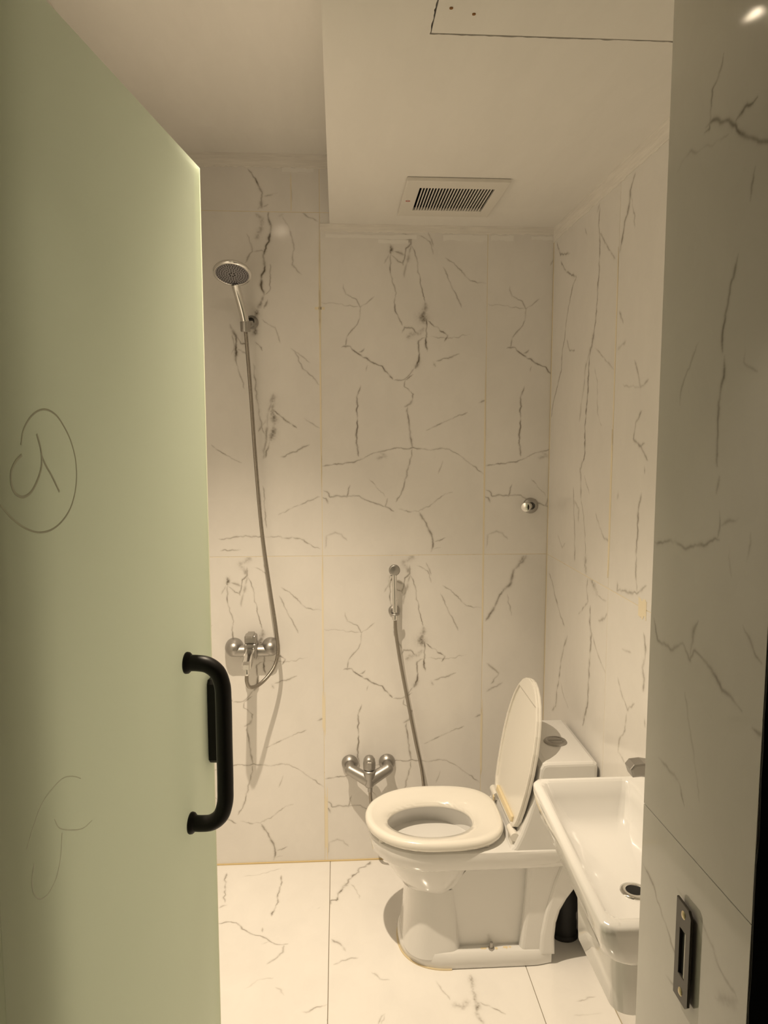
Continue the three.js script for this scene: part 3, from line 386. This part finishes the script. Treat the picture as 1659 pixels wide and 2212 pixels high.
// ---------------------------------------------------------------- shower: mixer, holder, hand shower, hose
const onWall = (p) => BACK + p;
const shower = thing('shower_mixer', 'chrome shower mixer on the back wall beside the door handle', 'mixer tap', [-0.262, 0.857, BACK]);
{
  for (const x of [-0.067, 0.067]) part('flange', lathe([[0.0335, 0.0005], [0.0335, 0.010], [0.0325, 0.022], [0.0285, 0.036], [0.021, 0.047], [0.011, 0.053], [0, 0.055]], [x, 0, 0], [0, 0, 1], 40), M.satin, shower, 'domed satin wall flange');
  part('body', [cyl([-0.062, -0.009, 0.030], [0.062, -0.009, 0.030], 0.021), new RoundedBoxGeometry(0.046, 0.06, 0.065, 3, 0.008).translate(0, 0.0, 0.045)], M.satin, shower);
  part('lever', [new RoundedBoxGeometry(0.044, 0.032, 0.045, 3, 0.008).translate(0, 0.044, 0.052), extrude([[0.03, 0.052], [0.115, 0.062], [0.118, 0.070], [0.03, 0.064]], 0.026, 0.003).rotateY(-Math.PI / 2).translate(0.013, 0, 0)], M.satin, shower);
  part('spout', [extrude([[0.06, -0.022], [0.19, -0.030], [0.207, -0.024], [0.205, -0.008], [0.19, 0.0], [0.06, 0.022]], 0.032, 0.007).rotateY(-Math.PI / 2).translate(0.016, 0, 0)], M.chrome, shower);
  part('hose_nut', [lathe([[0.0095, 0], [0.0125, 0.001], [0.013, 0.010], [0.011, 0.014], [0.011, 0.022]], [0.0, -0.047, 0.194], [0, 1, 0], 28)], M.chrome, shower, 'shiny hose nut');
}
const hs = thing('hand_shower', 'round chrome hand shower hanging near the top of the back wall', 'hand shower', [-0.262, 2.03, BACK]);
{
  // handle rises from the holder, leaning out and to the left; the head looks down into the room
  const lean = [[0.002, -0.005, 0.058], [-0.004, 0.03, 0.064], [-0.013, 0.07, 0.075], [-0.021, 0.105, 0.092], [-0.024, 0.122, 0.104]];
  part('handle', [tube(lean, 0.0148, 40, 20), cyl([0.002, -0.03, 0.055], [0.0015, 0.0, 0.059], 0.011, 0.0135)], M.chrome, hs);
  const nrm = V3(-0.04, -0.90, 0.43).normalize(), at = V3(-0.026, 0.146, 0.155), n3 = [nrm.x, nrm.y, nrm.z];
  const head = part('head', [lathe([[0, -0.024], [0.03, -0.022], [0.05, -0.015], [0.061, -0.006], [0.064, 0.0], [0.063, 0.005], [0.056, 0.007], [0.055, 0.0045]], at.toArray(), n3, 56)], M.chrome, hs, 'round chrome head');
  part('spray_face', [lathe([[0, 0.0062], [0.03, 0.006], [0.0555, 0.0046]], at.toArray(), n3, 56)], M.headFace, head, 'grey spray face');
  const q = new THREE.Quaternion().setFromUnitVectors(V3(0, 1, 0), nrm), dots = [];
  const put = (r, t, s) => { const p = V3(r * Math.cos(t), 0.0068, r * Math.sin(t)).applyQuaternion(q).add(at), g = new THREE.CylinderGeometry(s, s, 0.003, 7).applyQuaternion(q); dots.push(g.translate(p.x, p.y, p.z)); };
  for (let i = 0; i < 6; i++) put(0.009, i / 6 * 6.283 + 0.5, 0.0021);
  for (const [r, n] of [[0.019, 14], [0.027, 20], [0.035, 26], [0.043, 32], [0.050, 38]]) for (let i = 0; i < n; i++) put(r, i / n * 6.283 + r * 40, 0.0011);
  const nz = part('nozzles', dots, M.rubber, head, 'dark rubber nozzles'); nz.userData.kind = 'stuff';
}
const holder = thing('shower_holder', 'chrome wall holder gripping the hand shower handle', 'bracket', [-0.250, 2.03, BACK]);
part('bracket', [lathe([[0.024, 0.0004], [0.024, 0.006], [0.017, 0.012], [0.013, 0.03]], [0.006, 0.008, 0], [0, 0, 1], 32), lathe([[0.0155, -0.024], [0.0175, -0.022], [0.0185, 0.008], [0.017, 0.012]], [-0.01, -0.008, 0.0555], [0, 1, 0.13], 28), box(-0.016, 0.016, -0.012, 0.008, 0.02, 0.045, 0.004)], M.satin, holder);
function hose(name, label, pts, r, bands = 260) {
  const c = new THREE.CatmullRomCurve3(pts.map((p) => V3(...p)), false, 'centripetal'), n = bands * 4, rad = 10, frames = c.computeFrenetFrames(n, false), pos = [], idx = [];
  for (let i = 0; i <= n; i++) { const p = c.getPointAt(i / n), rr = r * (i % 4 === 0 ? 0.9 : 1); for (let j = 0; j < rad; j++) { const t = j / rad * 6.2832; const v = p.clone().addScaledVector(frames.normals[i], rr * Math.cos(t)).addScaledVector(frames.binormals[i], rr * Math.sin(t)); pos.push(v.x, v.y, v.z); } }
  for (let i = 0; i < n; i++) for (let j = 0; j < rad; j++) { const a = i * rad + j, b = i * rad + (j + 1) % rad; idx.push(a, b, a + rad, b, b + rad, a + rad); }
  const g = new THREE.BufferGeometry(); g.setAttribute('position', new THREE.Float32BufferAttribute(pos, 3)); g.setIndex(idx); g.computeVertexNormals();
  const m = part(name, g, M.hose, scene); m.name = numbered(name); return tag(m, label, 'hose');
}
hose('shower_hose', 'long chrome hose looping from the shower mixer up to the hand shower', [[-0.262, 0.812, onWall(0.194)], [-0.262, 0.786, onWall(0.193)], [-0.255, 0.765, onWall(0.185)], [-0.236, 0.757, onWall(0.16)], [-0.21, 0.765, onWall(0.12)], [-0.178, 0.80, onWall(0.085)], [-0.163, 0.85, onWall(0.07)], [-0.169, 0.93, onWall(0.062)], [-0.19, 1.08, onWall(0.05)], [-0.217, 1.3, onWall(0.044)], [-0.235, 1.55, onWall(0.043)], [-0.248, 1.8, onWall(0.046)], [-0.258, 1.97, onWall(0.052)], [-0.26, 2.004, onWall(0.0545)]], 0.0068, 300);

// ---------------------------------------------------------------- bidet spray: low mixer, spray, hose
const bidet = thing('bidet_mixer', 'satin grey V-shaped mixer low on the back wall left of the toilet', 'mixer tap', [0.168, 0.395, BACK]);
{
  for (const x of [-0.071, 0.071]) part('flange', [lathe([[0.031, 0.0005], [0.031, 0.004], [0.029, 0.013], [0.022, 0.021], [0.016, 0.023], [0.016, 0.05]], [x, 0, 0], [0, 0, 1], 40), new THREE.SphereGeometry(0.0205, 24, 16).translate(x, -0.004, 0.052)], M.satin, bidet, 'round wall flange');
  part('body', [cyl([-0.071, -0.004, 0.054], [-0.004, -0.034, 0.078], 0.0205, 0.0245), cyl([0.071, -0.004, 0.054], [0.004, -0.034, 0.078], 0.0205, 0.0245), lathe([[0, -0.058], [0.014, -0.055], [0.021, -0.045], [0.023, 0.0], [0.022, 0.012], [0, 0.014]], [0, -0.004, 0.08], [0, 1, 0], 32)], M.satin, bidet);
  part('lever', [lathe([[0.0225, 0], [0.023, 0.02], [0.021, 0.036], [0.014, 0.046], [0, 0.049]], [0, 0.012, 0.08], [0, 1, 0], 32), box(-0.010, 0.010, 0.020, 0.046, 0.095, 0.107, 0.004)], M.satin, bidet);
  part('hose_nut', [cyl([0.003, -0.078, 0.08], [0.003, -0.058, 0.08], 0.009)], M.satin, bidet);
}
const spray = thing('bidet_spray', 'slim chrome bidet spray hanging on the back wall above the toilet', 'hand spray', [0.262, 0.985, BACK]);
{
  part('handle', [cyl([0.004, -0.005, 0.040], [0.001, 0.150, 0.046], 0.0085, 0.0095)], M.chrome, spray);
  part('head', [lathe([[0, -0.014], [0.014, -0.012], [0.0205, -0.004], [0.0205, 0.004], [0.016, 0.007], [0, 0.008]], [0.001, 0.162, 0.050], [0, -0.05, 1], 32)], M.satin, spray, 'oval spray head');
  part('trigger', [tube([[-0.010, 0.140, 0.042], [-0.016, 0.115, 0.036], [-0.016, 0.095, 0.033]], 0.0032, 16, 8)], M.chrome, spray);
  part('collar', [lathe([[0.0095, -0.022], [0.0115, -0.020], [0.0115, -0.002], [0.0095, 0.002]], [0.0045, -0.005, 0.040], [0, 1, 0], 24)], M.chrome, spray);
}
const hook = thing('spray_holder', 'small chrome wall holder of the bidet spray', 'bracket', [0.266, 0.985, BACK]);
part('bracket', [lathe([[0.0215, 0.0004], [0.0215, 0.005], [0.016, 0.011], [0.009, 0.013], [0.009, 0.032]], [0.0, 0, 0], [0, 0, 1], 28), new THREE.TorusGeometry(0.0145, 0.004, 8, 28, 5).rotateX(Math.PI / 2).translate(0, -0.004, 0.041)], M.satin, hook);
hose('bidet_hose', 'chrome hose sloping down from the bidet spray behind the toilet seat', [[0.267, 0.957, onWall(0.040)], [0.268, 0.925, onWall(0.040)], [0.281, 0.83, onWall(0.038)], [0.312, 0.66, onWall(0.036)], [0.343, 0.5, onWall(0.036)], [0.374, 0.34, onWall(0.036)], [0.378, 0.2, onWall(0.04)], [0.345, 0.11, onWall(0.05)], [0.28, 0.085, onWall(0.065)], [0.215, 0.12, onWall(0.075)], [0.184, 0.2, onWall(0.08)], [0.173, 0.29, onWall(0.08)], [0.171, 0.318, onWall(0.08)]], 0.0066, 260);

// ---------------------------------------------------------------- chrome stop valve in the corner
const valve = thing('stop_valve', 'small chrome stop valve with round flange near the right corner', 'valve', [0.776, 1.377, BACK]);
part('flange', lathe([[0.029, 0.0004], [0.029, 0.003], [0.026, 0.009], [0.017, 0.013], [0.014, 0.014]], [0, 0, 0], [0, 0, 1], 36), M.satin, valve);
part('stem', [lathe([[0.0135, 0.008], [0.0135, 0.028], [0.011, 0.032], [0.011, 0.040]], [0, 0, 0], [-0.62, -0.02, 1], 28)], M.chrome, valve);
part('knob', [lathe([[0.011, 0.038], [0.0165, 0.040], [0.0175, 0.044], [0.0175, 0.058], [0.0155, 0.062], [0, 0.063]], [0, 0, 0], [-0.62, -0.02, 1], 32)], M.chrome, valve);

const pipe = thing('waste_pipe', 'black rubber waste pipe in the gap behind the toilet foot', 'pipe', [0.795, 0.0, -2.25]);
part('tube', lathe([[0.040, 0.002], [0.040, 0.05], [0.037, 0.055], [0.037, 0.085], [0.040, 0.09], [0.040, 0.13], [0.036, 0.14], [0.036, 0.19], [0, 0.195]], [0, 0, 0], [0, 1, 0], 28), M.rubber, pipe);
part('collar', lathe([[0.041, 0.0005], [0.046, 0.001], [0.046, 0.01], [0.041, 0.014]], [0, 0, 0], [0, 1, 0], 28), M.rubber, pipe);

scene.traverse((o) => { if (o.isMesh) { o.castShadow = true; o.receiveShadow = true; } });
renderer.render(scene, camera);
